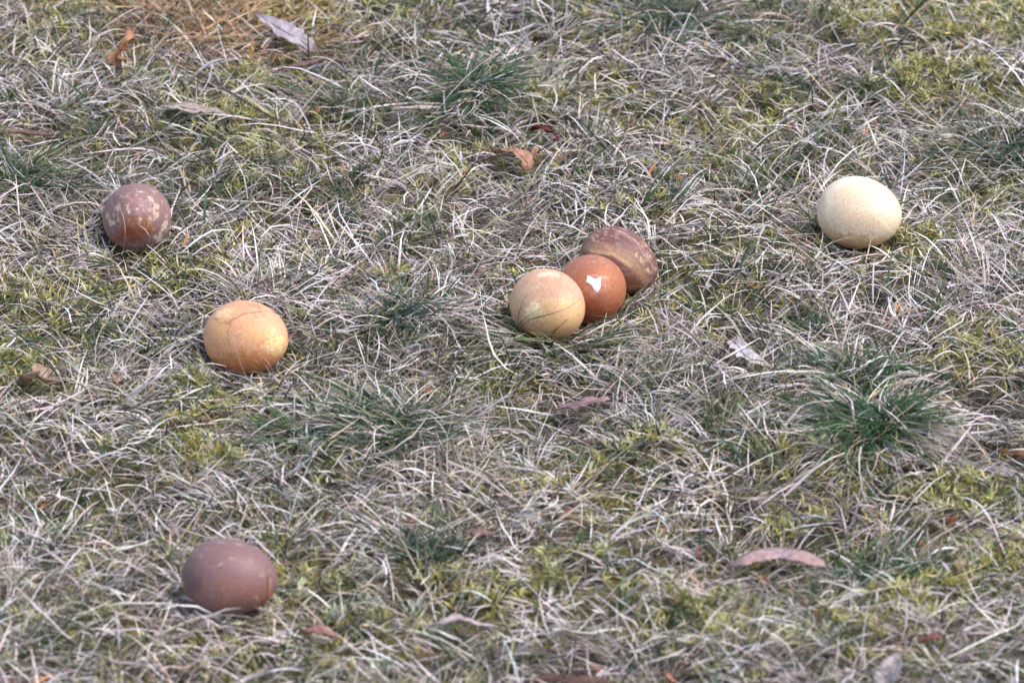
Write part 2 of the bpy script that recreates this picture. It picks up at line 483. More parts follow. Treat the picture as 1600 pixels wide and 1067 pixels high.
# ------------------------------------------------------------------ tufts that stand out
def tuft(px, py, rad, ng, nd, Lg, label, greens=GRN, el=(.1, 1.35), squash=1.0, dryc=None, loose=.8):
    c0 = at(px, py, 0); c0[2] = height(c0[0:1], c0[1:2])[0]
    root = empty('grass_tuft', c0)
    tag(root, label, 'grass tuft', 'grass tufts standing out of the rough meadow')
    lean, lk = rng.uniform(0, 6.283), rng.uniform(.25, .6)
    cents = rng.standard_normal((5, 2))*rad*np.array([.42, .30])*loose
    for nm, n, Lm, mt in (('green_blade', int(ng*.9), Lg*.9, M_GREEN), ('dry_blade', int(nd*.55), Lg*.95, M_DRY)):
        if not n: continue
        a = rng.uniform(0, 6.283, n)
        r = rad*.34*np.sqrt(rng.random(n)) if nm == 'green_blade' else rad*rng.uniform(.18, .8, n)
        ci = rng.integers(0, 5, n)
        bx, by = c0[0]+r*.55*np.cos(a)+cents[ci, 0], c0[1]+r*.55*np.sin(a)*squash+cents[ci, 1]
        a2 = a+.35*rng.standard_normal(n)
        # combed out to the sides
        a2 = np.arctan2(np.sin(a2)*.8+lk*np.sin(lean), np.cos(a2)+lk*np.cos(lean))+.3*rng.standard_normal(n)
        base = np.stack([bx, by, height(bx, by)-.001], -1)
        L = np.clip(rng.lognormal(math.log(Lm), .28, n), .015, .11)
        if nm == 'green_blade':
            e_ = rng.uniform(el[0], el[1]*.82, n)*rng.uniform(.5, 1, n); cl = rng.uniform(.006, .024, n)
            c = jitter_col(pick(greens, np.ones(len(greens)), n), n, .2, .05)
            tipm = (rng.random((n, 1)) < .25)
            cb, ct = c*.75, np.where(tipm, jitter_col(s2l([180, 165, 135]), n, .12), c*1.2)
        else:
            e_ = rng.uniform(.0, .7, n); cl = rng.uniform(.001, .020, n)
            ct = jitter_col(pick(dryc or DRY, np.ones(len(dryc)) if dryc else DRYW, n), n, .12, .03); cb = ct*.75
        P = grow(base, a2, e_, L, None, 6, rng.uniform(.12, .4, n), .1*rng.standard_normal(n), cl, .1)
        ok = egg_ok(P)
        W = np.clip(rng.lognormal(math.log(.00112), .28, n), .0006, .0021)
        V, F, C = blades_mesh(P[ok], W[ok], cb[ok], ct[ok])
        o = new_mesh_obj(nm, V-c0, F, C, mt, parent=root)
        o['kind'] = 'stuff'
DG = [s2l(c) for c in ([56,94,50], [48,80,56], [74,106,58], [62,90,68])]
BG = [s2l(c) for c in ([74,94,84], [64,84,74], [84,100,80])]
tuft(1370, 705, .046, 520, 520, .048, 'largest dark green grass tuft, low right, with pale straw splayed around it', DG, loose=.35)
tuft(1330, 615, .034, 130, 120, .038, 'small upright green tuft just above and behind the largest dark green tuft', DG)
tuft(600, 705, .062, 460, 420, .046, 'wide flat green tuft in the lower centre, below and right of the tan egg', DG, el=(.05, .9), loose=.9)
tuft(850, 556, .040, 240, 340, .040, 'green and straw tuft growing at the foot of the front tan egg of the trio', GRN)
tuft(730, 160, .042, 260, 260, .044, 'bright green tuft with long pale blades near the top, above the red curled leaf', DG, el=(.05, .8))
tuft(1060, 50, .055, 220, 200, .050, 'dark green tuft leaning sideways at the top edge right of centre', BG, el=(.1, 1.1))
tuft(1565, 235, .050, 230, 120, .050, 'bluish green tuft against the right edge, right of and above the cream egg', BG, el=(.3, 1.4))
tuft(70, 310, .045, 220, 160, .046, 'upright grey green tuft at the left edge beside the mottled egg', GRN, el=(.4, 1.4))
tuft(335, 50, .085, 40, 1300, .044, 'orange tan dead grass tuft at the top left', GRN, el=(.3, 1.4), dryc=[s2l(c) for c in ([206,168,130], [188,148,110], [218,190,156], [164,126,92])])
tuft(1370, 905, .036, 170, 100, .036, 'short deep green tuft right of the long curled pink leaf', DG, el=(.3, 1.2))
tuft(670, 893, .030, 170, 40, .026, 'fine feathery dark green tuft above the thin pale leaf near the bottom', [s2l(c) for c in ([44,66,50], [58,82,66])], el=(.5, 1.45))
tuft(650, 535, .050, 110, 200, .034, 'grey green and straw tuft left of the trio of eggs', BG)

# ------------------------------------------------------------------ eggs
def egg_mesh(e):
    nu, nv = 190, 140
    A = e['ax']
    B = np.cross(A, [0, 0, 1.0]); B /= np.linalg.norm(B); Cc = np.cross(A, B)
    v = np.linspace(0, math.pi, nv+1)[1:-1]
    u = np.arange(nu)/nu*2*math.pi
    a = np.cos(v)*e['L']/2
    t = np.cos(v)
    r = np.sin(v)*e['S']/2*(1-.10*t+.0*t*t)
    ring = a[:, None, None]*A + r[:, None, None]*(np.cos(u)[None, :, None]*B+np.sin(u)[None, :, None]*Cc)
    V = np.concatenate([ring.reshape(-1, 3), [A*e['L']/2], [-A*e['L']/2]])
    rows = nv-1
    i = np.arange(rows-1)[:, None]*nu; j = np.arange(nu)[None]; j2 = (j+1) % nu
    F = np.stack([i+j, i+nu+j, i+nu+j2, i+j2], -1).reshape(-1, 4)
    me_f = [tuple(map(int, f)) for f in F]
    top, bot = rows*nu, rows*nu+1
    me_f += [(top, int(k), int((k+1) % nu)) for k in range(nu)]
    o_ = (rows-1)*nu
    me_f += [(bot, o_+int((k+1) % nu), o_+int(k)) for k in range(nu)]
    # egg coordinates for patterns
    loc = np.stack([V@A, V@B, V@Cc], -1)
    return V, me_f, loc
def n3(N, L, s):
    x, y, z = (L*s).T
    return (fbm(N, x+50, y+50, 3)+fbm(N, y+80, z+20, 3)+fbm(N, z+11, x+66, 3))/3
def segdist(px, py, pts):
    d = np.full(len(px), 1e9)
    for (x0, y0), (x1, y1) in zip(pts[:-1], pts[1:]):
        vx, vy = x1-x0, y1-y0; t = np.clip(((px-x0)*vx+(py-y0)*vy)/(vx*vx+vy*vy+1e-9), 0, 1)
        d = np.minimum(d, np.hypot(px-x0-t*vx, py-y0-t*vy))
    return d
def paint(e, V, loc, base, strokes=(), blobs=()):
    W = V+e['C']
    px, py = proj(W)
    nrm = V/np.linalg.norm(V, axis=1, keepdims=True)
    front = ((CAMP-W)*nrm).sum(1) > 0
    wx = (n3(N2, loc, 260)-.5)*10; wy = (n3(N3, loc, 260)-.5)*10
    C = base
    for (pts, wd, soft, col, al) in strokes:
        d = segdist(px+wx*.5, py+wy*.5, pts)
        k = np.clip(1-(d-wd)/soft, 0, 1)*al*front
        C = C*(1-k[:, None])+s2l(col)*k[:, None]
    for (x, y, rx, ry, ang, col, al) in blobs:
        c, s = math.cos(R(ang)), math.sin(R(ang))
        dx, dy = px+wx-x, py+wy-y
        q = ((dx*c+dy*s)/rx)**2+((-dx*s+dy*c)/ry)**2+(n3(N4, loc, 700)-.5)*7
        k = 1/(1+np.exp((q-1)*5))*al*front
        C = C*(1-k[:, None])+s2l(col)*k[:, None]
    return C
def mixn(a, b, t):
    t = np.clip(t, 0, 1)[:, None]; return s2l(a)*(1-t)+s2l(b)*t
def build_egg(e, label, colour, patches=()):
    V, F, loc = egg_mesh(e)
    base, st, bl = colour(e, loc, V)
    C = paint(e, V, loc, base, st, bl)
    # scuffs along the shell, pores and specks of dirt low down where it rolled
    q = loc*np.array([.3, 1, 1]); seed = sum(map(ord, e['k']))*.013
    sc_ = stp(n3(N3, q+seed, 700), .56, .66)*stp(n3(N1, loc+seed, 90), .45, .6)
    C = C*(1-.28*sc_[:, None])+s2l([226, 206, 190])*.28*sc_[:, None]
    po = stp(n3(N5, loc+seed, 2100), .60, .68)
    lt = dict(cream=.1, tan=.3, front=.5).get(e['k'], 1)
    C = C*(1-.30*lt*po[:, None])
    dirt = stp(n3(N2, loc+seed, 420), .60, .70)
    dirt = dirt*lt
    C = C*(1-.35*dirt[:, None])+s2l([110, 84, 62])*.35*dirt[:, None]
    big = (n3(N4, loc+seed, 45)-.5)[:, None]
    C = C*(1+.4*big)
    root = empty('egg', e['C'])
    tag(root, label, 'egg', 'dyed eggs lying in the grass')
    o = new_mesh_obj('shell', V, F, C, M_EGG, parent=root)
    return root
def stp(x, lo, hi): return np.clip((x-lo)/(hi-lo), 0, 1)

def c_mottled(e, loc, V):
    b = mixn([140, 104, 100], [150, 116, 114], n3(N1, loc, 90))
    m = stp(n3(N4, loc, 330), .54, .60)*stp(n3(N5, loc, 70), .48, .56)
    b = b*(1-m[:, None]*.8)+s2l([208, 184, 160])*m[:, None]*.8
    m2 = stp(n3(N3, loc, 420), .60, .66)*.5
    b = b*(1-m2[:, None])+s2l([190, 160, 140])*m2[:, None]
    return b, [([(186, 322), (193, 345), (195, 372)], .5, 2, [185,150,135], .7)], [
        (216, 352, 26, 14, 10, [158,96,60], .75), (207, 366, 22, 10, -10, [150,74,36], .9),
        (222, 302, 7, 2.5, 10, [208,188,170], .8), (236, 311, 6, 2.2, 45, [212,192,174], .8), (246, 324, 3, 6, 0, [200,170,150], .7), (258, 352, 3, 8, 10, [220,200,180], .9), (254, 357, 3, 3, 0, [224,206,186], .8),
        (246, 373, 6, 4, 30, [222,200,180], .9), (251, 367, 3, 5, 0, [214,192,172], .8), (175, 349, 5, 4, 0, [218,200,182], .9), (202, 333, 3, 2.5, 0, [222,206,190], .95), (240, 337, 5, 3, 60, [200,172,150], .8),
        (183, 312, 14, 5, 50, [120,86,86], .6)]
def c_tan(e, loc, V):
    b = mixn([222, 158, 114], [230, 176, 136], n3(N1, loc, 70))
    m = stp(n3(N4, loc, 300), .52, .66)*.35
    b = b*(1-m[:, None])+s2l([200, 134, 76])*m[:, None]
    return b, [([(335, 497), (345, 503), (357, 504), (368, 497), (380, 491), (395, 489), (408, 486), (422, 487), (434, 490)], .4, 1.5, [140,110,80], .75),
               ([(360, 505), (357, 516), (355, 527), (359, 538)], .3, 1.5, [140,108,78], .7),
               ([(336, 500), (347, 507), (358, 506)], .4, 2, [150,100,60], .5),
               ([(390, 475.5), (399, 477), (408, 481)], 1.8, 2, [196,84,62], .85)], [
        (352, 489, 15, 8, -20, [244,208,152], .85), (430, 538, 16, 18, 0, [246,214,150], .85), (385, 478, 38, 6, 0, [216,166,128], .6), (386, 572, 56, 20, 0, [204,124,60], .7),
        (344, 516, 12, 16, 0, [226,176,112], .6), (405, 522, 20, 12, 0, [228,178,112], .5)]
def c_front(e, loc, V):
    b = mixn([212, 164, 132], [222, 180, 146], n3(N1, loc, 80))
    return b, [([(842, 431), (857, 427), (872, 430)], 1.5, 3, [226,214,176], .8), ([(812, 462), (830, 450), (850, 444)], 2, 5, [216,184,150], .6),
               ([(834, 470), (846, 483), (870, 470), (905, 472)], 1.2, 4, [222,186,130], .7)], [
        (884, 496, 36, 26, 0, [230,184,122], .8), (833, 486, 10, 15, 25, [255,230,178], .95), (842, 495, 12, 7, 0, [232,200,142], .7), (868, 452, 34, 14, 20, [198,152,122], .6), (850, 520, 40, 12, 0, [206,152,84], .6), (806, 470, 8, 16, 0, [214,178,128], .5)]  # the warm darker bottom blob paints the shade of the egg's underside
def c_star(e, loc, V):
    b = mixn([174, 106, 72], [188, 120, 88], n3(N1, loc, 80))
    sp = stp(n3(N4, loc, 700), .56, .64)*.25
    b = b*(1-sp[:, None])+s2l([206, 140, 104])*sp[:, None]
    return b, [([(926, 430), (936, 432), (947, 434)], .6, 2, [214,166,140], .6)], [(927, 446, 15, 15, 0, [204,146,118], .5), (915, 408, 40, 12, 8, [176,116,96], .55), (935, 490, 40, 16, 0, [176,88,48], .7)]  # saturated dark bottom blob: underside shade put into the shell colour
def c_streaked(e, loc, V):
    b = mixn([108, 70, 68], [134, 90, 82], n3(N1, loc, 90))
    q = loc.copy(); q[:, 0] *= .16
    band = stp(n3(N2, q, 380), .49, .58)*stp(n3(N3, loc, 60), .38, .52)
    fine = stp(n3(N4, loc*np.array([.45, 1, 1]), 1300), .47, .60)
    b = b*(1-(band*fine*.9)[:, None])+s2l([206, 172, 134])*(band*fine*.9)[:, None]
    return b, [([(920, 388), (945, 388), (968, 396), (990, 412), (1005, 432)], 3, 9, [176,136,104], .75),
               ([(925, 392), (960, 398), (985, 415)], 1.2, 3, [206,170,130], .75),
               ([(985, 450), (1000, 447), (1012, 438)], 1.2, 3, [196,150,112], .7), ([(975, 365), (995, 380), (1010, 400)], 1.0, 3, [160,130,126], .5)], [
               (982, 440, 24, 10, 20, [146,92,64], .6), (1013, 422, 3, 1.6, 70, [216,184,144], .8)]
def c_cream(e, loc, V):
    b = mixn([240, 212, 176], [246, 222, 192], n3(N1, loc, 60))
    sp = stp(n3(N4, loc, 620), .57, .66)*.35
    b = b*(1-.6*sp[:, None])+s2l([206, 160, 122])*.6*sp[:, None]
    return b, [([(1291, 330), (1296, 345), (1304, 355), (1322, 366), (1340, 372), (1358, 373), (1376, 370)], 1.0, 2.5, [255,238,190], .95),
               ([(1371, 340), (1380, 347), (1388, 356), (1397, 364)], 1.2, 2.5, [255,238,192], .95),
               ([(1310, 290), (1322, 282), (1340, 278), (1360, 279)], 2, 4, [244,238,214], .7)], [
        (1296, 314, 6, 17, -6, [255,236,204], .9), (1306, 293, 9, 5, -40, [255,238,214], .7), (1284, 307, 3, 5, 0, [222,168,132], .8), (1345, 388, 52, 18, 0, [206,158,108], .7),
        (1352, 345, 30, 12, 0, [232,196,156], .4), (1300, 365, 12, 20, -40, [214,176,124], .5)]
def c_dark(e, loc, V):
    b = mixn([122, 92, 94], [142, 108, 104], n3(N1, loc, 70))
    sp = stp(n3(N4, loc, 500), .50, .62)*.3
    b = b*(1-sp[:, None])+s2l([136, 100, 90])*sp[:, None]
    return b, [([(317, 903), (320, 912), (318, 924)], 1, 2.5, [156,110,90], .6), ([(364, 912), (361, 928), (352, 948)], .5, 2, [160,118,100], .6),
               ([(420, 900), (418, 920), (417, 938)], .8, 1.6, [76,44,36], .8), ([(423, 905), (421, 922), (424, 944)], .9, 1.6, [176,128,100], .8),
               ([(392, 938), (400, 930), (403, 926)], .6, 2, [168,120,92], .6)], [
        (402, 934, 3, 2.4, 0, [218,176,140], .95), (409, 897, 6, 3, 0, [156,124,116], .7), (375, 925, 50, 22, 0, [150,100,80], .55), (300, 900, 14, 30, 0, [100,72,72], .5), (414, 943, 6, 6, 0, [136,56,20], .8)]  # dark left end and warm lower right: the egg's shading, painted in
LABELS = ['purplish brown egg with flaky cream blotches, alone at the upper left',
 'orange tan egg with a red smear on top, on its own left of centre',
 'light tan egg with a pale yellow patch, front one of the trio touching each other',
 'reddish brown egg with a white chipped mark, middle one of the trio touching each other',
 'dark purple brown egg with golden speckled streaks, hindmost of the trio touching each other',
 'pale cream egg with faint lighter bands, alone at the right',
 'dull plain dark mauve brown egg lying alone near the bottom left corner']
FN = [c_mottled, c_tan, c_front, c_star, c_streaked, c_cream, c_dark]
roots = [build_egg(e, l, f) for e, l, f in zip(EGGS, LABELS, FN)]
# the chipped white mark on the middle egg: a thin patch lying on the shell
def shell_patch(e, root, poly, mat_col, name):
    poly = np.array(poly); c = poly.mean(0)
    V = []; n = 0; rings = 5; pts = []
    dense = []
    for a, b in zip(poly, np.roll(poly, -1, 0)):
        for t in (0, .33, .66): dense.append(a+(b-a)*t)
    dense = np.array(dense); m = len(dense)
    for k in range(1, rings+1):
        for p in dense:
            q = c+(p-c)*k/rings
            hit = egg_hit(e, q[0], q[1]); 
            nr = hit-e['C']; nr /= np.linalg.norm(nr)
            pts.append(hit-e['C']+nr*(.0003 if k < rings else -.0002))
    hit = egg_hit(e, c[0], c[1]); nr = hit-e['C']; nr /= np.linalg.norm(nr)
    pts.append(hit-e['C']+nr*.0003)
    F = []
    for k in range(rings-1):
        for j in range(m):
            F.append((k*m+j, k*m+(j+1) % m, (k+1)*m+(j+1) % m, (k+1)*m+j))
    ce = len(pts)-1
    F += [(ce, (j+1) % m, j) for j in range(m)]
    new_mesh_obj(name, pts, F, np.tile(s2l(mat_col), (len(pts), 1)), M_EGG, parent=root)
Z = lambda x, y: (760+x/4.269, 320+y/4.269)
shell_patch(EGGS[3], roots[3], [Z(672, 470), Z(690, 474), Z(712, 491), Z(735, 494), Z(766, 480), Z(764, 515), Z(766, 552), Z(752, 572), Z(738, 584), Z(720, 572), Z(706, 548), Z(690, 530), Z(663, 516), Z(670, 492)], [246, 244, 240], 'white_mark')

# ------------------------------------------------------------------ leaves
def catmull(P, n):
    P = np.asarray(P, float); P = np.concatenate([[2*P[0]-P[1]], P, [2*P[-1]-P[-2]]])
    out = []
    m = len(P)-3
    for t in np.linspace(0, m-1e-6, n):
        i = int(t); f = t-i; p0, p1, p2, p3 = P[i:i+4]
        out.append(.5*((2*p1)+(-p0+p2)*f+(2*p0-5*p1+4*p2-p3)*f*f+(-p0+3*p1-3*p2+p3)*f**3))
    return np.array(out)
def leaf(label, line, width, col, cup=.3, jag=.12, roll=0.0, seed=0, under=None, mid=True, name='dead_leaf', group='dead leaves scattered in the grass'):
    """line: (photo x, photo y, height mm) down the middle; width: mm at stations; cup: how far the edges lift; roll: tilt of the blade"""
    g = np.random.default_rng(seed+100)
    P = []
    for (x, y, z) in line:
        p = at(x, y, 0)
        p = at(x, y, height(p[0:1], p[1:2])[0]+(z+4)/1000); P.append(p)
    n, m = 36, 13
    C = catmull(P, n)
    Wd = np.interp(np.linspace(0, 1, n), np.linspace(0, 1, len(width)), width)/1000
    T = np.gradient(C, axis=0); T /= np.linalg.norm(T, axis=1, keepdims=True)
    S = np.cross(T, [0, 0, 1.0]); S /= np.linalg.norm(S, axis=1, keepdims=True)
    Nn = np.cross(S, T)
    ro = np.linspace(R(roll), R(roll*.6), n) if np.isscalar(roll) else np.interp(np.linspace(0, 1, n), np.linspace(0, 1, len(roll)), [R(v) for v in roll])
    S2 = S*np.cos(ro)[:, None]+Nn*np.sin(ro)[:, None]; N2_ = np.cross(S2, T)
    V = []; cl = []
    jl = 1+jag*np.convolve(g.standard_normal(n+4), [.3, .4, .3], 'same')[2:-2]*1.3; jr = 1+jag*np.convolve(g.standard_normal(n+4), [.3, .4, .3], 'same')[2:-2]*1.3
    for i in range(n):
        for j in range(m):
            s = (j/(m-1)-.5)*2
            hw = Wd[i]/2*(jl[i] if s < 0 else jr[i])
            w_ = hw*s
            lift = cup*abs(s)**1.6*Wd[i]*.5 + .0004*math.sin(i*.37+j*.5+seed)+.0003*math.sin(i*.83-j*.9+seed*3)+.0003*g.standard_normal()*(abs(s) > .8)
            V.append(C[i]+S2[i]*w_+N2_[i]*lift)
            k = .5+.5*math.sin(i*.35+seed)*math.cos(j*.6+seed*2)
            cc = s2l(col[0])*(1-k)+s2l(col[1])*k
            if len(col) > 2:
                e_ = max(0, abs(i/(n-1)-.5)*2-.65)/.35
                cc = cc*(1-e_)+s2l(col[2])*e_
            # faint side veins
            if (i+int(abs(j-m//2)*1.2)) % 5 == 0: cc = cc*.93
            cl.append(cc)
    V = np.array(V); c0 = P[len(P)//2]
    F = [(i*m+j, i*m+j+1, (i+1)*m+j+1, (i+1)*m+j) for i in range(n-1) for j in range(m-1)]
    root = empty(name, c0); tag(root, label, 'leaf', group)
    o = new_mesh_obj('leaf_blade', V-c0, F, np.array(cl), M_LEAF, parent=root)
    md = o.modifiers.new('thickness', 'SOLIDIFY'); md.thickness = .00035
    if mid:
        k = 5; Vr = []
        for i in range(n):
            rr = .0005*(1-.6*i/n)
            for q in range(k):
                an = q/k*2*math.pi
                Vr.append(C[i]+S2[i]*rr*math.cos(an)+N2_[i]*(rr*math.sin(an)+.0003))
        Fr = [(i*k+q, i*k+(q+1) % k, (i+1)*k+(q+1) % k, (i+1)*k+q) for i in range(n-1) for q in range(k)]
        cm = np.tile(s2l(col[0])*.8, (len(Vr), 1))
        new_mesh_obj('midrib', np.array(Vr)-c0, Fr, cm, M_LEAF, parent=root)
    return root
leaf('orange brown curled leaf standing on end at the top left', [(178, 102, 6), (182, 86, 12), (188, 70, 19), (196, 54, 26), (204, 42, 29)], [7, 11, 12, 11, 10, 6], ([208,146,100], [190,132,98], [120,90,92]), cup=-.5, seed=1, roll=-25)
leaf('long lilac grey leaf lying diagonally near the top left edge', [(398, 20, 9), (420, 34, 13), (445, 50, 14), (470, 64, 13), (492, 82, 9)], [2, 9, 15, 16, 12, 4], ([170,156,160], [186,174,178], [140,106,98]), cup=.25, seed=2, roll=-8)
leaf('flat beige leaf fragment with a torn end above the mottled egg', [(262, 162, 6), (285, 168, 9), (305, 172, 10), (330, 174, 8), (368, 186, 5)], [5, 16, 19, 17, 7, 3], ([170,154,142], [186,170,158], [132,100,92]), cup=.2, seed=3, jag=.2, roll=6)
leaf('small dark red curled leaf arched over the grass above the orange brown leaf', [(828, 203, 10), (840, 197, 15), (853, 199, 16), (866, 208, 11), (877, 221, 6)], [2, 5, 7, 6, 6, 1], ([104,32,22], [86,24,18]), cup=-.5, seed=4, jag=.25, roll=35)
leaf('torn orange brown leaf half buried in straw below the dark red leaf', [(776, 240, 9), (790, 236, 14), (806, 238, 15), (822, 252, 12), (826, 266, 7)], [5, 15, 17, 13, 9, 4], ([184,144,120], [166,122,98], [150,106,84]), cup=.3, seed=5, jag=.35, roll=12)
leaf('narrow pointed orange scrap sticking up at the right of the torn orange brown leaf', [(822, 262, 6), (829, 250, 10), (836, 238, 14), (840, 228, 16)], [3, 6, 5, 1], ([186,150,120], [176,138,108]), cup=.5, seed=6, jag=.2)
leaf('small grey lilac leaf fragment lying right of the trio of eggs', [(1146, 530, 12), (1155, 543, 12), (1166, 556, 11), (1182, 564, 9), (1200, 572, 6)], [7, 9, 10, 9, 7, 2], ([196,186,186], [208,200,200], [176,160,158]), cup=.3, seed=7, jag=.22, roll=-10)
leaf('long curled pinkish leaf arching over a bare patch at the lower right', [(1138, 886, 6), (1165, 868, 14), (1200, 857, 19), (1240, 858, 19), (1275, 869, 14), (1302, 886, 6)], [2, 13, 17, 17, 16, 12, 4], ([178,154,156], [170,138,130], [156,140,148]), cup=-.65, seed=8, jag=.12, roll=28)
leaf('thin pale pinkish leaf lying edge on near the bottom centre', [(668, 978, 8), (695, 972, 12), (722, 969, 13), (750, 976, 10), (788, 981, 7)], [2, 9, 12, 9, 4, 2], ([196,180,180], [176,158,158]), cup=.35, seed=9, jag=.25, roll=20)
leaf('small reddish brown leaf low at the bottom right of the dark egg', [(466, 990, 7), (485, 986, 11), (505, 988, 11), (528, 998, 7)], [3, 10, 13, 10, 3], ([158,122,114], [140,98,90], [120,66,54]), cup=.4, seed=10, roll=10)
leaf('pale lilac leaf standing at the bottom edge right of centre', [(1380, 1078, 5), (1388, 1056, 11), (1396, 1038, 17), (1402, 1022, 21)], [10, 15, 15, 10, 3], ([176,162,160], [192,178,174]), cup=.4, seed=11, roll=10)
leaf('mauve brown leaf half hidden under straw below the trio of eggs', [(866, 640, 7), (888, 636, 10), (910, 632, 12), (930, 626, 12), (952, 622, 9)], [4, 12, 14, 12, 9, 3], ([140,112,110], [160,134,136], [176,156,160]), cup=.25, seed=12, jag=.15, roll=10)
leaf('crumpled pale tan leaf at the left edge below the tan egg', [(36, 604, 8), (48, 594, 14), (60, 592, 15), (74, 600, 12), (100, 598, 8)], [6, 15, 17, 13, 10, 4], ([180,156,132], [150,124,104], [100,78,66]), cup=.9, seed=13, jag=.3, roll=15)
leaf('tiny brown leaf tip poking up near the top right of the red leaf', [(976, 206, 8), (984, 196, 13), (991, 184, 19)], [3, 5, 5, 2], ([150,118,96], [168,136,112]), cup=.4, seed=14, mid=False)
leaf('small grey lilac leaf lying flat at the right edge', [(1536, 728, 6), (1552, 734, 9), (1568, 738, 9), (1586, 744, 6)], [3, 9, 11, 8, 3], ([166,156,164], [150,138,142]), cup=.2, seed=15)
leaf('brown humped leaf in straw at the lower centre', [(722, 830, 6), (738, 824, 11), (755, 826, 11), (772, 832, 6)], [3, 10, 12, 9, 3], ([120,92,84], [138,108,98]), cup=-.5, seed=16, jag=.2, roll=15)
leaf('reddish brown leaf cut by the bottom edge near the middle', [(820, 1066, 7), (855, 1062, 11), (890, 1064, 12), (930, 1066, 9), (960, 1064, 6)], [4, 12, 15, 13, 5], ([104,78,68], [88,64,56], [76,54,48]), cup=.3, seed=17, jag=.3, roll=10)
leaf('small reddish brown leaf in moss near the bottom right corner', [(1432, 1004, 7), (1448, 998, 10), (1464, 996, 11), (1482, 1002, 7)], [3, 9, 11, 9, 3], ([146,100,86], [126,82,72]), cup=.3, seed=18, roll=12)
leaf('olive brown seed husk leaf in the moss at the lower right', [(1492, 900, 7), (1500, 888, 12), (1508, 878, 13)], [4, 9, 9, 3], ([128,112,78], [146,128,92]), cup=.6, seed=19, mid=False)
leaf('dark brown crumpled leaf scrap at the top centre', [(836, 66, 8), (845, 60, 13), (856, 66, 8)], [4, 8, 8, 3], ([84,68,70], [100,84,82]), cup=.6, seed=20, mid=False)
leaf('dark brown leaf scrap on the bare soil patch at the right edge', [(1440, 690, 4), (1560, 704, 7), (1600, 712, 7)][1:]+[(1630, 712, 5)], [3, 8, 9, 4], ([118,84,58], [134,98,70]), cup=.4, seed=21)
leaf('lilac leaf flake stuck upright among straw above the long pink leaf', [(1095, 826, 6), (1103, 828, 9), (1112, 828, 6)], [2, 4, 4, 2], ([190,184,196], [176,168,180]), cup=.3, seed=22, mid=False)

# ------------------------------------------------------------------ twigs
def tube(pts, rads, n, k=7):
    C = catmull(pts, n); Rr = np.interp(np.linspace(0, 1, n), np.linspace(0, 1, len(rads)), rads)
    T = np.gradient(C, axis=0); T /= np.linalg.norm(T, axis=1, keepdims=True)
    S = np.cross(T, [.13, .05, 1.0]); S /= np.linalg.norm(S, axis=1, keepdims=True); Nn = np.cross(S, T)
    a = np.arange(k)/k*2*math.pi
    Rj = Rr[:, None]*(1+.14*rng.standard_normal((n, k)))
    V = C[:, None]+S[:, None]*(Rj*np.cos(a))[..., None]+Nn[:, None]*(Rj*np.sin(a))[..., None]
    V = V.reshape(-1, 3)
    F = [(i*k+q, i*k+(q+1) % k, (i+1)*k+(q+1) % k, (i+1)*k+q) for i in range(n-1) for q in range(k)]
    F += [tuple(range(k))[::-1], tuple((n-1)*k+q for q in range(k))]
    return V, F
def twig(label, line, rads, col, side=()):
    def W(l):
        out = []
        for (x, y, z) in l:
            p = at(x, y, 0); out.append(at(x, y, height(p[0:1], p[1:2])[0]+z/1000))
        return out
    P = W(line); c0 = P[0]
    root = empty('twig', c0); tag(root, label, 'twig', 'dead twigs lying in the grass')
    V, F = tube(P, [r/1000 for r in rads], 26)
    c = jitter_col(s2l(col), len(V), .15, .04)
    new_mesh_obj('stem', V-c0, F, c, M_WOOD, parent=root)
    for sl, sr in side:
        V, F = tube(W(sl), [r/1000 for r in sr], 12, 5)
        new_mesh_obj('side_shoot', V-c0, F, jitter_col(s2l(col), len(V), .15), M_WOOD, parent=root)
twig('thick brown twig lying right of the lilac grey leaf near the top left', [(440, 114, 10), (460, 104, 13), (485, 99, 14), (510, 92, 14), (545, 98, 10)], [1.3, 1.8, 1.9, 1.5, .9], [120,96,92], [([(500, 96, 14), (512, 86, 18), (526, 82, 21)], [.8, .4])])
twig('thin grey brown twig slanting down right past the beige leaf fragment', [(336, 122, 16), (352, 140, 15), (380, 156, 14), (408, 174, 13), (440, 190, 11), (465, 197, 8)], [.8, .9, .8, .7, .5], [104,92,88], [([(352, 140, 15), (340, 134, 19), (318, 130, 22)], [.5, .3])])
twig('brown twig lying level at the left edge above the mottled egg', [(-20, 208, 9), (30, 206, 11), (70, 210, 11), (108, 208, 8)], [1.6, 1.6, 1.3, .8], [122,98,90])
twig('dark thin stick lying at the top left of the crumpled tan leaf', [(70, 560, 18), (84, 578, 15), (98, 592, 12), (110, 600, 9)], [.8, .8, .6], [84,76,76])
twig('grey stick lying slanted in the straw above the long curled pink leaf', [(1215, 780, 14), (1240, 800, 13), (1262, 818, 11)], [1.0, 1.1, .8], [112,98,100])
twig('short dark stick lying on straw at the right of the long curled pink leaf', [(1440, 812, 9), (1475, 806, 11), (1520, 832, 8)][0:2]+[(1510, 798, 8)], [.9, .9, .6], [100,88,84])

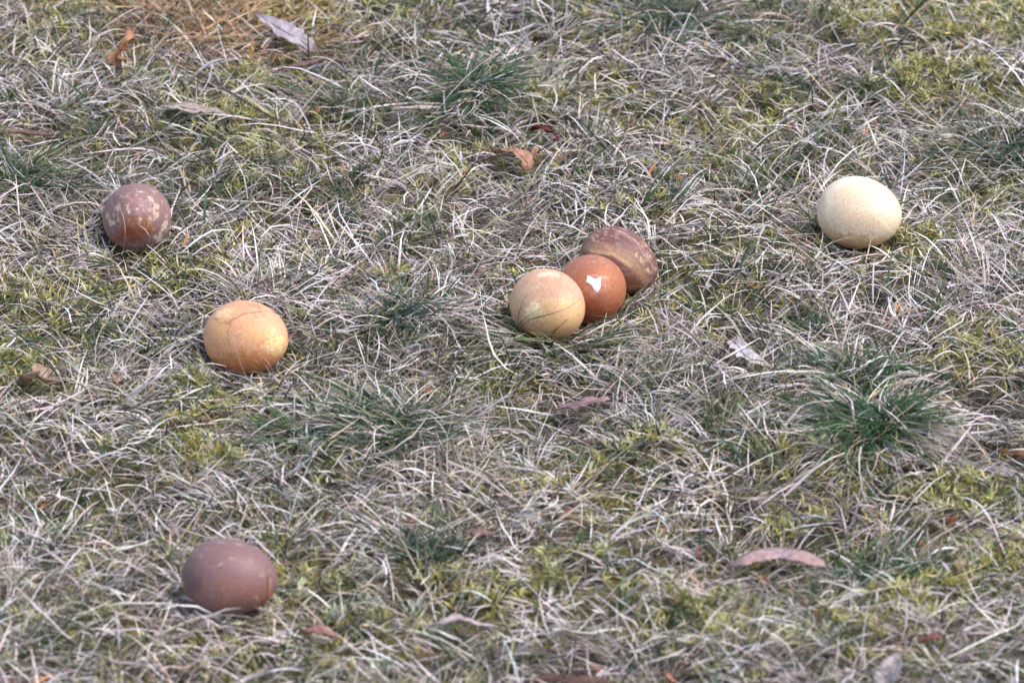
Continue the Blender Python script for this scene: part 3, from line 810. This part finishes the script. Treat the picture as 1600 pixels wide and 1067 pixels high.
# ------------------------------------------------------------------ lichen tufts
def lichen(px, py, rad, label):
    p = at(px, py, 0); z0 = height(p[0:1], p[1:2])[0]; c0 = np.array([p[0], p[1], z0])
    n = 70
    a = rng.uniform(0, 6.283, n); r = rad*np.sqrt(rng.random(n))
    base = np.stack([c0[0]+r*np.cos(a), c0[1]+r*np.sin(a), np.zeros(n)], -1)
    base[:, 2] = height(base[:, 0], base[:, 1])+.003
    P = grow(base, rng.uniform(0, 6.283, n), rng.uniform(.3, 1.4, n), rng.uniform(.004, .010, n), None, 3, rng.uniform(-.2, .5, n), .4*rng.standard_normal(n), rng.uniform(.002, .008, n), .3)
    c = jitter_col(s2l([186, 190, 170]), n, .12, .03)
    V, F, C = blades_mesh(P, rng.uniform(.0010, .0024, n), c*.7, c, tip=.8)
    root = empty('lichen_cushion', c0); tag(root, label, 'lichen', 'pale green lichen cushions')
    o = new_mesh_obj('lobe', V-c0, F, C, M_LICHEN, parent=root); o['kind'] = 'stuff'
lichen(520, 966, .004, 'pale blue green lichen cushion, leftmost, just right of the dark egg')
lichen(575, 950, .004, 'pale lichen cushion between the leftmost one and the one beside the thin pale leaf')
lichen(652, 962, .004, 'pale lichen cushion touching the left tip of the thin pale leaf')
lichen(706, 908, .005, 'small pale lichen scrap above the thin pale leaf beside the feathery tuft')
lichen(600, 1055, .004, 'grey green lichen cushion at the bottom edge left of centre')
lichen(1300, 1020, .006, 'grey green lichen cushion at the bottom right, left of the pale lilac leaf')
lichen(690, 1000, .005, 'dull lichen scrap below the thin pale leaf')

# ------------------------------------------------------------------ single blades crossing the eggs
def hero(label, line, w0, col, name='loose_straw'):
    """line entries: (x, y, egg index or None, height/lift mm)"""
    P = []
    for (x, y, ei, z) in line:
        h = egg_hit(EGGS[ei], x, y) if ei is not None else None
        if h is not None:
            P.append(h-ray(x, y)*(z/1000))
        else:
            p = at(x, y, 0); P.append(at(x, y, height(p[0:1], p[1:2])[0]+z/1000))
    C = catmull(P, 18)
    V, F, Cc = blades_mesh(C[None], np.array([w0/1000]), s2l(col)[None]*.9, s2l(col)[None]*1.05)
    c0 = C[0]
    o = new_mesh_obj(name, V-c0, F, Cc, M_DRY); o.location = [float(v) for v in c0]
    tag(o, label, 'grass blade', 'single grass blades crossing the eggs')
PALE = [214, 200, 190]; DK = [92, 84, 72]
hero('pale blade bending up the left front of the orange tan egg', [(397, 616, None, 6), (385, 590, None, 9), (374, 562, 1, 2), (367, 540, 1, 1.5), (362, 523, 1, 1)], 1.1, [222,196,164])
hero('short pale blade over the lower middle of the orange tan egg', [(411, 600, None, 6), (409, 582, None, 8), (403, 567, 1, 2), (395, 555, 1, 1.2), (388, 547, 1, 1)], .9, [216,184,146])
hero('short pale tip over the lower right of the orange tan egg', [(432, 592, None, 5), (426, 580, None, 8), (420, 569, 1, 2), (410, 556, 1, 1)], .9, PALE)
hero('pale blade at the lower left rim of the orange tan egg', [(364, 604, None, 5), (357, 586, None, 9), (352, 572, 1, 2), (351, 556, 1, 1)], .8, PALE)
hero('curved pale blade over the lower right of the mottled egg', [(273, 430, None, 8), (250, 408, None, 9), (236, 390, 0, 2), (233, 370, 0, 1.5), (226, 358, 0, 1), (217, 352, 0, 1)], 1.0, [214,186,166])
hero('thin pale blade up the left front of the mottled egg', [(190, 400, None, 7), (194, 385, 0, 2), (196, 362, 0, 1.5), (193, 340, 0, 1), (187, 322, 0, 1)], .7, [190,160,146])
hero('long thin pale blade rising across the light tan and reddish eggs', [(852, 536, None, 6), (858, 512, 2, 3), (868, 484, 2, 4), (877, 440, 2, 6), (883, 404, None, 42), (884, 380, None, 48)], .6, [206,188,172])
hero('dark blade slanting over the lower left of the light tan egg', [(805, 520, None, 8), (812, 505, 2, 2), (834, 489, 2, 2), (868, 471, 2, 1.5)], .8, DK)
hero('longest dark blade slanting over the light tan egg to the reddish one', [(800, 530, None, 9), (822, 503, 2, 3), (855, 492, 2, 3), (885, 482, 2, 3), (912, 464, 2, 2)], .8, [104,84,66])
hero('short dark blade at the lower right of the light tan egg', [(858, 534, None, 8), (866, 518, 2, 2), (878, 507, 2, 2), (889, 497, 2, 1.5)], .9, [96,84,60])
hero('short dark blade at the left side of the light tan egg', [(806, 528, None, 8), (809, 500, 2, 2.5), (815, 476, 2, 2), (824, 455, 2, 1.5)], .7, DK)
hero('straight pale blade standing in front of the cream egg', [(1352, 412, None, 5), (1357, 392, None, 11), (1361, 370, 5, 3), (1365, 350, 5, 3), (1366, 332, 5, 2)], .9, [236,212,196])
hero('pale blade leaning on the lower right of the cream egg', [(1404, 410, None, 6), (1390, 396, None, 8), (1380, 386, 5, 1.5), (1373, 379, 5, 1)], .8, PALE)
hero('thin blade lying along the front foot of the dark mauve egg', [(250, 990, None, 8), (290, 972, None, 10), (330, 961, None, 10), (375, 962, None, 8), (410, 968, None, 5)], 1.5, [196,184,172])
hero('blade leaning from the lower right onto the dark mauve egg', [(436, 968, None, 7), (420, 958, None, 9), (404, 950, 6, 2), (394, 944, 6, 1)], .9, [176,150,124])
hero('kinked pale blade standing behind the cream egg', [(1398, 292, None, 14), (1399, 276, None, 20), (1392, 275, None, 21), (1374, 277, None, 19)], .8, PALE)
hero('very long pale straw lying diagonally at the lower centre', [(700, 720, None, 24), (748, 742, None, 22), (785, 768, None, 20), (820, 790, None, 17), (845, 806, None, 12)], 1.7, [196,176,158])
hero('long pale straw lying diagonally above the mottled egg', [(130, 430, None, 8), (170, 240, None, 12)][:0]+[(200, 232, None, 10), (235, 215, None, 16), (262, 200, None, 20)], 1.0, PALE)
tris = 0
for o in bpy.data.objects:
    if o.type == 'MESH': tris += sum(len(p.vertices)-2 for p in o.data.polygons) if len(o.data.polygons) < 5000 else len(o.data.polygons)*2
print('TRIANGLES about', tris)
for i, j in ((2, 3), (3, 4), (2, 4)):
    a, b = EGGS[i], EGGS[j]; d = b['C']-a['C']; L = np.linalg.norm(d); u = d/L
    def rad(e):
        c = u@e['ax']; return 1/math.sqrt((c/(e['L']/2))**2+(1-c*c)/(e['S']/2)**2)
    print('EGGS', i, j, round(L*1000, 1), round((rad(a)+rad(b))*1000, 1))
